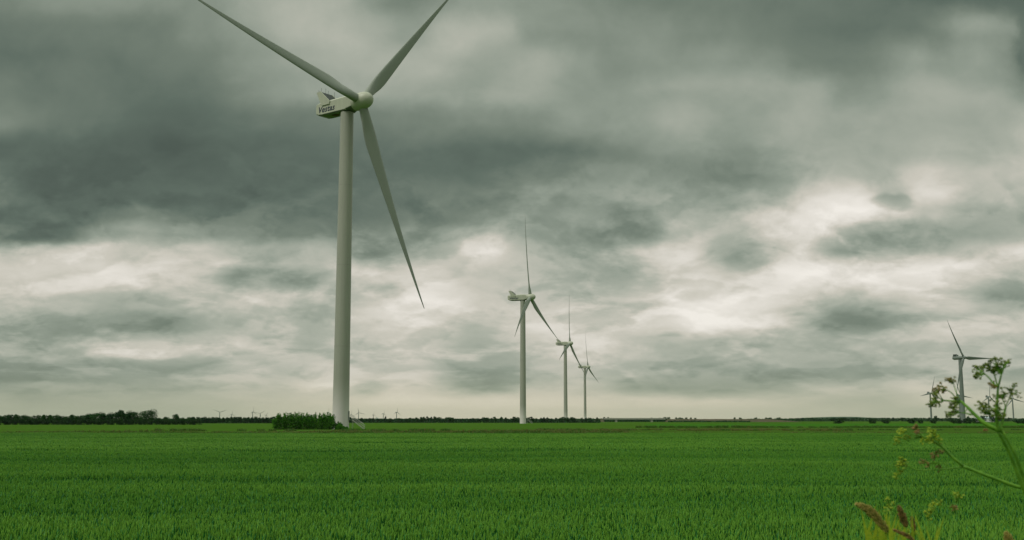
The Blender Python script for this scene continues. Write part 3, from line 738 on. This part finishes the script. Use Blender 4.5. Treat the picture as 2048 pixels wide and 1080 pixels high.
small_turbine(2027.5, 797.5, 2900, -80, -13, 'small wind turbine at the right edge with three clear spread blades', RG)
FG = 'tiny wind turbines on the far skyline'
for px, hy, yaw, th, lb in (
    (439, 824.5, -70, 62, 'tiny turbine leftmost on the skyline above the even tree row, blades in a V'),
    (463, 828.5, -30, 10, 'faint tiny turbine, second from the left on the skyline'),
    (505, 824, -20, 3, 'tiny turbine third from the left on the skyline with one blade straight up'),
    (520, 827, -85, 50, 'tiny turbine with wide open blades just left of the willow thicket'),
    (531.6, 830, -30, 30, 'faintest tiny turbine, tight against the left of the willow thicket'),
    (649, 828.5, -85, 40, 'tiny turbine behind the willow thicket with a blade slanting up right'),
    (656, 825, -20, 0, 'tiny turbine seen over the right half of the willow thicket'),
    (702, 829, -25, 0, 'tiny turbine just right of the big tower, over its stairs'),
    (717, 825.3, -60, -10, 'tiny turbine above the top of the stairs of the big tower'),
    (746.6, 829.5, -25, 5, 'faint tiny turbine right of the stairs of the big tower'),
    (766.5, 827.3, -25, 15, 'tiny turbine beside the dark slim silo'),
    (793, 824.5, -30, 8, 'tallest tiny turbine on the skyline between the big tower and the second turbine')):
    small_turbine(px, hy, 5200, yaw, th, lb, FG, False, slim=1.5)

# ------------------------------------------------------------------ far buildings, bridge, embankment, hills
def smat(name, c): return mat(name, lambda g: bsdf(g, g.mixc(g.noise(opos(g), .8, 3), c, tuple(v_*.8 for v_ in c[:3]) + (1,)), .8))
M_CONC = smat('concrete', c4(.42, .42, .37)); M_PALE = smat('pale_wall', c4(.62, .64, .62)); M_SILO = smat('dark_silo', c4(.06, .07, .06))
M_ROOF = smat('grey_roof', c4(.35, .37, .38)); M_GLASS = smat('glasshouse', c4(.50, .58, .62))
YB = 1380
br = empty('road_bridge', (gx(1265, YB), YB, 0), 'low grey concrete road bridge on two piers in front of the far trees', 'bridge')
x0, x1 = gx(1208, YB) - br.location.x, gx(1330, YB) - br.location.x
m_ = MB(); m_.box(x0, x1, -5, 5, 3.1, 4.0); m_.build('deck', M_CONC, br)
m_ = MB(); m_.box(x0, x1, -5.15, -5.0, 4.0, 4.9); m_.box(x0, x1, 5.0, 5.15, 4.0, 4.9); m_.build('parapet', M_CONC, br)
for pxx in (1232, 1303):
    m_ = MB(); xx = gx(pxx, YB) - br.location.x; m_.box(xx-1.4, xx+1.4, -4, 4, -.2, 2.6); m_.box(xx-2., xx+2., -4.6, 4.6, 2.6, 3.1); m_.build('pier', M_CONC, br)
def embank(p0, p1, Y, hpx, ramp0, ramp1):
    mb = MB(); n = 40; vs = []
    for i in range(n+1):
        px = p0 + (p1-p0)*i/n; h = at(px, hpx, Y).z
        f = min(1, (px-p0)/max(ramp0, 1)) * min(1, (p1-px)/max(ramp1, 1)); h = h*max(f, .01) + .25*vnoise(px*.3, 1, 4)
        for yy, zz in ((-16, 0), (-5, h), (5, h), (16, 0)): vs.append((gx(px, Y), Y+yy, zz - (0 if zz else .1)))
    fs = [(i*4+k, (i+1)*4+k, (i+1)*4+k+1, i*4+k+1) for i in range(n) for k in range(3)]
    mb.add(vs, fs); return structure(mb.build('embankment', M_BROWN))
embank(1329, 1600, YB, 838.3, 1, 60); embank(1090, 1209, YB, 838.3, 40, 1)
hb = MB()
vs = []; n = 60
for i in range(n+1):
    px = 1560 + 240*i/n; f = max(0, math.sin(PI*i/n))**.8; h = max(at(px, 840 - 6.3*f - .6*vnoise(px*.08, 2, 8), 9000).z, 0)
    for yy, k in ((-900, 0), (-300, .7), (0, 1), (900, 0)): vs.append((gx(px, 9000), 9000+yy, h*k - .5))
hb.add(vs, [(i*4+k, (i+1)*4+k, (i+1)*4+k+1, i*4+k+1) for i in range(n) for k in range(3)])
structure(hb.build('hills', M_TREE2, smooth=True))
# glasshouse
gh = empty('glasshouse', (gx(1970, 1330), 1330, 0), 'long pale bluish glasshouse half hidden by trees on the right horizon', 'greenhouse')
m_ = MB(); m_.box(-9, 9, -5, 5, 0, 3.8); m_.build('wall', M_PALE, gh)
m_ = MB()
for k in range(3):
    a = -9.1 + k*6.07; b = a + 6.05
    m_.add([(a, -5.1, 3.8), (b, -5.1, 3.8), ((a+b)/2, -5.1, 6.2), (a, 5.1, 3.8), (b, 5.1, 3.8), ((a+b)/2, 5.1, 6.2)], [(0,1,2), (3,5,4), (0,2,5,3), (1,4,5,2), (0,3,4,1)])
m_.build('roof', M_GLASS, gh)
sh = empty('farm_shed', (gx(754, 1250), 1250, 0), 'tiny white gabled farm shed among the far trees right of the big tower', 'shed')
m_ = MB(); m_.box(-2.2, 2.2, -3, 3, 0, 4.0); m_.build('wall', M_PALE, sh)
m_ = MB(); m_.add([(-2.5,-3.2,4.0),(2.5,-3.2,4.0),(0,-3.2,5.4),(-2.5,3.2,4.0),(2.5,3.2,4.0),(0,3.2,5.4)], [(0,1,2),(3,5,4),(0,2,5,3),(1,4,5,2),(0,3,4,1)]); m_.build('roof', M_PALE, sh)
si = empty('silo', (gx(771, 1250), 1250, 0), 'slim dark farm silo standing above the far trees right of the big tower', 'silo')
m_ = MB(); m_.tube([(0,0,0),(0,0,6.0)], .9, 12); m_.build('shaft', M_SILO, si)
m_ = MB(); m_.tube([(0,0,6.0),(0,0,6.5)], [1.05, .3], 12); m_.build('cap', M_SILO, si)

# ------------------------------------------------------------------ weeds on the near bank
def m_weed(name, c1, c2, sc=60.):
    def fn(g):
        c = g.mixc(g.rng(g.noise(opos(g), sc, 3), .35, .65), c1, c2)
        d = bsdf(g, c, .5, .3); t = g.new('ShaderNodeBsdfTranslucent'); g.put(t, 'Color', c)
        mx = g.new('ShaderNodeMixShader'); g.put(mx, 0, .25); g.l.new(d, mx.inputs[1]); g.l.new(t.outputs[0], mx.inputs[2]); return mx.outputs[0]
    return mat(name, fn)
M_STEM = m_weed('weed_stem', c4(.11, .28, .025), c4(.20, .42, .04)); M_SEED = m_weed('green_seed', c4(.10, .17, .02), c4(.22, .27, .035), 200.)
M_SEEDB = m_weed('brown_seed', c4(.20, .17, .045), c4(.32, .25, .07), 200.); M_YEL = m_weed('yellow_green_umbel', c4(.24, .38, .02), c4(.40, .48, .03), 200.)
M_DOCK = m_weed('rusty_dock', c4(.16, .13, .04), c4(.40, .24, .08), 120.); M_PLUME = m_weed('grass_plume', c4(.36, .33, .08), c4(.52, .42, .13), 150.)
def spray(mb, base, cs, depth_j, n, rad, r, stem_r=.0007, seed_l=.0042):
    """one umbellet: thin rays from its base to little paired fruits round the centre"""
    c = cs
    for _ in range(n):
        d = Vector((r.gauss(0, 1), r.gauss(0, 1), r.gauss(.25, .8))).normalized()*rad*r.uniform(.55, 1.05)
        p = c + d; mb.tube([base, base.lerp(p, .6) + Vector((0, 0, .001)), p], [stem_r*.8, stem_r*.7, stem_r*.5], 3, 0, False)
        q = Vector((r.gauss(0, 1), r.gauss(0, 1), r.gauss(0, 1))).normalized().to_track_quat('Z', 'Y').to_matrix()
        for s_ in (-1, 1): mb.ball(p + q @ Vector((s_*.0013, 0, 0)), (.0014, .0011, seed_l*.55), 5, 4, 1, q)
def curve_pts(P, Y, n=4):
    pts = [at(px, py, Y + dY) for px, py, dY in P]; out = []
    for i in range(len(pts)-1):
        a, b, c_, d = pts[max(i-1, 0)], pts[i], pts[i+1], pts[min(i+2, len(pts)-1)]
        for k in range(n):
            t = k/n; out.append(.5*((2*b) + (c_-a)*t + (2*a-5*b+4*c_-d)*t*t + (3*b-a-3*c_+d)*t**3))
    out.append(pts[-1]); return out
def weed(name, label, cat, Y, stems, umbels, mats, group, rootpt=None):
    """stems: (points(px,py,dY), r0, r1); umbels: (base px,py, [(px,py) umbellets], dY, seedmat, rad)"""
    r = random.Random(len(umbels)*7 + int(Y*100))
    base = rootpt or at(stems[0][0][0][0], stems[0][0][0][1], Y); base = Vector((base.x, base.y, gz(base.x, base.y)))
    root = empty(name, base, label, cat, group)
    off = -base
    mb = MB()
    for P, r0, r1 in stems:
        pts = curve_pts(P, Y)
        if P is stems[0][0]: pts = [base, base.lerp(pts[0], .5) + Vector((.01, 0, 0))] + pts
        k = len(pts); mb.tube([p + off for p in pts], [r0 + (r1-r0)*i/(k-1) for i in range(k)], 8)
    mb.build('stem', M_STEM, root, True)
    for bx, by, heads, dY, ms, rad, n in umbels:
        mb = MB(); b = at(bx, by, Y + dY) + off
        for hx, hy in heads:
            c = at(hx, hy, Y + dY + r.uniform(-.02, .02)) + off
            nb = c + (b - c).normalized()*rad*1.1 if (b-c).length > rad*1.2 else b
            mb.tube([b, b.lerp(nb, .5) + Vector((0, 0, -.0015)), nb], [.0011, .0009, .0008], 5, 0, False)
            spray(mb, nb, c, .0, n, rad, r)
        mb.build('umbel', [M_STEM, ms], root, False)
    return root
def Z6(*a): return [(1840 + x_/4.909, 640 + y_/4.909) for x_, y_ in a]
def z6(x_, y_): return (1840 + x_/4.909, 640 + y_/4.909)
def z7(x_, y_): return (1680 + x_/2.842, 700 + y_/2.842)
def st(f, *a): return [(*f(x_, y_), d) for x_, y_, d in a]
WG = 'wild parsnip weeds on the near bank at the right'
weed('parsnip_plant', 'tall seeding parsnip weed at the right edge, its heads rising above the horizon', 'weed', 1.9,
  [([(2062, 1010, .03), (2046, 975, .02), (2020, 908, .01), (1997, 864, 0)], .0038, .0028),
   (st(z6, (772, 1100, 0), (752, 960, 0), (758, 820, 0), (765, 665, 0)), .0030, .0020),
   (st(z6, (765, 665, 0), (720, 620, .0), (675, 565, .01), (632, 527, .015)), .0017, .0011),
   (st(z6, (765, 665, 0), (748, 600, .01), (728, 530, .01)), .0014, .001),
   (st(z6, (765, 665, 0), (780, 610, -.01), (798, 535, -.02)), .0019, .0013),
   (st(z6, (790, 1090, 0), (820, 960, .01), (842, 850, .02)), .0024, .0018),
   (st(z6, (842, 850, .02), (810, 770, .03), (830, 730, .03)), .0010, .0008),
   (st(z6, (842, 850, .02), (880, 760, .02), (900, 710, .01)), .0010, .0008)],
  [(*z6(632, 527), Z6((548, 468), (535, 515), (585, 500), (540, 548), (595, 545), (612, 468)), .015, M_SEED, .0065, 6),
   (*z6(728, 530), Z6((670, 450), (640, 462), (700, 470), (720, 495), (745, 490)), .01, M_SEED, .0085, 8),
   (*z6(798, 535), Z6((735, 405), (728, 425), (830, 405), (842, 432), (790, 480), (808, 455), (765, 500)), -.02, M_SEED, .0095, 9),
   (*z6(745, 655), Z6((700, 625), (725, 640), (708, 665)), 0, M_SEEDB, .0055, 6),
   (*z6(830, 730), Z6((720, 770), (745, 765), (800, 712), (835, 738), (850, 780)), .03, M_SEED, .0085, 6),
   (*z6(900, 720), Z6((862, 690), (915, 655), (920, 690), (975, 715), (900, 740)), .01, M_SEED, .0085, 6),
   (*z6(756, 900), Z6((770, 825), (752, 862), (695, 878), (690, 905), (790, 912), (805, 935), (775, 940)), -.01, M_SEED, .0085, 8),
   (*z6(700, 930), Z6((625, 828), (600, 840), (640, 850), (612, 885), (625, 905), (582, 832), (590, 900)), .0, M_SEED, .0060, 5)],
  None, WG, at(2075, 1080, 1.93))
weed('parsnip_plant', 'arching parsnip stem reaching left across the base of the stubby turbine', 'weed', 2.0,
  [([(2058, 990, .01), (2048, 958, .01), (2028, 905, 0), (2004, 862, 0)], .0034, .0027),
   (st(z6, (800, 1095, 0), (660, 1030, 0), (560, 950, .01), (470, 860, .02), (400, 797, .03)), .0042, .0022),
   (st(z6, (400, 797, .03), (350, 797, .03), (290, 794, .03), (235, 790, .03)), .0020, .0013),
   (st(z6, (395, 792, .03), (360, 720, .03), (330, 630, .04)), .0011, .0008),
   (st(z6, (355, 770, .03), (310, 715, .03), (250, 682, .03)), .0012, .0008),
   (st(z6, (570, 950, .01), (520, 930, .02), (440, 915, .03), (380, 905, .03)), .0014, .0008),
   (st(z6, (470, 870, .02), (440, 905, .02), (500, 935, .02)), .0009, .0007)],
  [(*z6(328, 625), Z6((270, 595), (300, 588), (325, 605), (330, 585)), .04, M_SEEDB, .0055, 6),
   (*z6(250, 682), Z6((200, 637), (185, 680), (230, 668), (150, 690), (240, 708)), .03, M_SEEDB, .0050, 5),
   (*z6(235, 790), Z6((150, 745), (135, 725), (165, 700), (105, 832), (130, 828), (150, 800), (125, 795), (160, 825)), .03, M_SEED, .0075, 8),
   (*z6(395, 800), Z6((330, 785), (345, 770), (318, 820), (330, 840), (360, 850)), .03, M_SEED, .0060, 6),
   (*z6(385, 905), Z6((290, 880), (275, 930), (330, 915), (360, 925), (310, 870), (295, 935), (350, 880)), .03, M_SEED, .0068, 6)],
  None, WG, at(2070, 1080, 2.02))
weed('parsnip_plant', 'low yellow-green flowering parsnip stem slanting left over the wheat', 'weed', 2.15,
  [([(2062, 980, .0), (2046, 975, .0), (2030, 972, 0), (1976, 952, 0), (1926, 932, .01)], .0040, .0032),
   (st(z7, (700, 660, .01), (640, 610, .01), (580, 550, .02), (530, 520, .02), (470, 490, .02), (440, 450, .03)), .0032, .0016),
   (st(z7, (580, 550, .02), (560, 520, .02), (540, 480, .02)), .0016, .001),
   (st(z7, (700, 665, .01), (560, 680, .02), (440, 682, .03), (385, 655, .03)), .0014, .0009)],
  [(*z7(440, 455), [z7(*p) for p in ((430, 438), (438, 462), (425, 446), (442, 475))], .03, M_DOCK, .0045, 7),
   (*z7(470, 492), [z7(*p) for p in ((345, 455), (350, 475), (330, 505), (365, 498), (380, 500), (325, 525), (360, 460))], .03, M_YEL, .0075, 7),
   (*z7(545, 500), [z7(*p) for p in ((520, 455), (535, 470), (505, 480), (525, 500), (550, 495), (480, 510), (470, 525), (510, 515), (560, 520))], .02, M_YEL, .0085, 8),
   (*z7(560, 560), [z7(*p) for p in ((550, 592), (510, 600), (535, 615), (560, 588), (575, 580))], .02, M_SEEDB, .0065, 6),
   (*z7(560, 640), [z7(*p) for p in ((480, 642), (465, 635), (490, 652), (560, 665), (570, 680))], .02, M_SEEDB, .0055, 6),
   (*z7(385, 655), [z7(*p) for p in ((340, 640), (355, 625), (330, 660), (360, 655), (345, 700), (320, 708), (370, 645))], .03, M_YEL, .0085, 8)],
  None, WG, at(2080, 1080, 2.18))
weed('parsnip_plant', 'short flowering parsnip with yellow heads at the bottom edge, right of the plumed grasses', 'weed', 2.3,
  [([(1862, 1100, .0), (1858, 1070, .0), (1856, 1040, 0)], .0022, .0014), ([(1890, 1100, 0), (1905, 1050, .02), (1912, 1005, .02)], .0014, .0009), ([(1775, 1110, 0), (1782, 1060, 0), (1785, 1030, 0)], .002, .0012)],
  [(1856, 1040, [z7(*p) for p in ((545, 865), (530, 880), (515, 895), (500, 925), (495, 950), (520, 905), (560, 860))], 0, M_YEL, .0080, 7),
   (1912, 1005, [z7(*p) for p in ((660, 822), (645, 815), (685, 825), (672, 832))], .02, M_YEL, .006, 5),
   (1910, 1025, [z7(*p) for p in ((650, 890), (640, 905), (660, 905))], .02, M_DOCK, .0055, 6),
   (1785, 1030, [z7(*p) for p in ((275, 858), (290, 870), (270, 885), (285, 900), (265, 905))], 0, M_YEL, .0075, 7),
   (1812, 1082, [(1800, 1070), (1812, 1064), (1824, 1072), (1806, 1078), (1832, 1066)], 0, M_YEL, .0085, 9),
   (1760, 1078, [(1748, 1066), (1756, 1058), (1744, 1076)], 0, M_YEL, .008, 8),
   (1774, 1072, [z7(*p) for p in ((250, 1030), (270, 1050), (255, 1070), (285, 1060), (240, 1060))], 0, M_YEL, .0085, 8)],
  None, WG)
def plume(label, name, cat, Y, base, P, rad, m, n, leafy=.3, seed=1):
    r = random.Random(seed); root = None
    pts = curve_pts(P, Y, 6); b = at(*base, Y); b = Vector((b.x, b.y, gz(b.x, b.y)))
    root = empty(name, b, label, cat, 'brown seed heads at the bottom right'); off = -b
    mb = MB(); mb.tube([Vector((0, 0, 0)), (pts[0]+off)*.55, pts[0]+off], [.002, .0018, .0014], 6); mb.build('stem', M_STEM, root)
    mb = MB(); k = len(pts)
    for _ in range(n):
        t = r.random(); q = t*(k-1); i = min(int(q), k-2); p = pts[i].lerp(pts[i+1], q-i) + off
        ax = (pts[i+1]-pts[i]).normalized(); w = rad*(math.sin(PI*min(.97, t*.9+.12))**.7)
        d = Vector((r.gauss(0, 1), r.gauss(0, 1), r.gauss(0, 1))); d = (d - ax*d.dot(ax)).normalized()*w*r.random()**.5
        qm = (ax + d.normalized()*.5).to_track_quat('Z', 'Y').to_matrix(); mb.ball(p+d, (.0011, .0011, .0038), 4, 4, 0, qm)
    mb.build('seed_head', m, root)
plume('feathery straw-brown grass plume drooping left at the bottom of the picture', 'grass_stalk', 'grass', 2.1, (1830, 1130), [(1775, 1062, 0), (1752, 1035, 0), (1735, 1018, 0), (1713, 1008, 0)], .0085, M_PLUME, 620, seed=2)
plume('thick dark rusty dock head right of the straw plume', 'dock_stalk', 'weed', 2.1, (1822, 1130), [(1812, 1052, 0), (1806, 1034, 0), (1797, 1013, 0)], .0062, M_DOCK, 420, seed=3)
plume('narrow dark dock head, right neighbour of the thick one', 'dock_stalk', 'weed', 2.15, (1828, 1130), [(1827, 1062, 0), (1826, 1048, 0), (1824, 1036, 0)], .0035, M_DOCK, 200, seed=4)
plume('small reddish dock head leaning left at the very bottom edge', 'dock_stalk', 'weed', 2.05, (1835, 1130), [(1830, 1085, 0), (1812, 1070, 0), (1788, 1060, 0)], .003, M_DOCK, 220, seed=5)
plume('pale blurred grass head at the bottom right corner', 'grass_stalk', 'grass', 2.0, (2030, 1140), [(2024, 1096, 0), (2018, 1080, 0), (2012, 1066, 0)], .008, M_PLUME, 260, seed=6)
# blades and leaves round the seed heads
r = random.Random(31); b0 = at(1800, 1140, 2.2); b0 = Vector((b0.x, b0.y, gz(b0.x, b0.y)))
tf = empty('grass_tuft', b0, 'yellowish grass blades rising among the seed heads at the bottom right', 'grass'); m_ = MB()
for _ in range(34):
    tip = at(r.uniform(1735, 1880), r.uniform(1005, 1065), 2.2 + r.uniform(-.1, .15)) - b0; st_ = Vector((tip.x*.6 + r.uniform(-.02, .02), tip.y*.6, 0))
    md_ = st_.lerp(tip, .94) + Vector((r.uniform(-.01, .01), 0, .02)); w_ = Vector((.0042, 0, 0))
    m_.add([st_-w_, st_+w_, md_+w_*.8, md_-w_*.8, tip + Vector((r.uniform(-.02, .02), 0, 0))], [(0,1,2,3), (3,2,4)])
m_.build('blade', M_YEL, tf)
# rusty dock patch beyond the wheat
r = random.Random(5); Yd = 205
dk = empty('dock_clump', (gx(1971, Yd), Yd, 0), 'single rusty-brown dock clump in the green field below the tall weed', 'weed')
m_ = MB(); m2 = MB()
for _ in range(16):
    x_, y_ = r.gauss(0, .25), r.gauss(0, .2); h = r.uniform(.45, .85); m_.tube([(x_, y_, 0), (x_*1.2, y_, h*.5)], .012, 4)
    for k in range(40): t = r.random(); m2.leaf((x_*1.3 + r.gauss(0, .06), y_ + r.gauss(0, .06), h*(.4+.6*t)), .09, r)
m_.build('stalk', M_STEM, dk); m2.build('seed_head', M_DOCK, dk)

# ------------------------------------------------------------------ haze
def haze_fn(name, dens):
    m = bpy.data.materials.new(name); m.use_nodes = True; m.node_tree.nodes.clear(); g = NG(m.node_tree)
    out = g.new('ShaderNodeOutputMaterial'); pv_ = g.new('ShaderNodeVolumePrincipled'); g.put(pv_, 'Color', c4(.80, .86, .86)); g.put(pv_, 'Density', dens)
    g.l.new(pv_.outputs[0], out.inputs['Volume']); return m
hz = MB(); hz.box(-14500, 14500, -3500, 16500, -1.5, 150); hzo = hz.build('haze', haze_fn('haze', 1.5e-5))
stuff(hzo, 'thin pale air haze over the whole plain', 'haze')
S.cycles.volume_bounces = 1
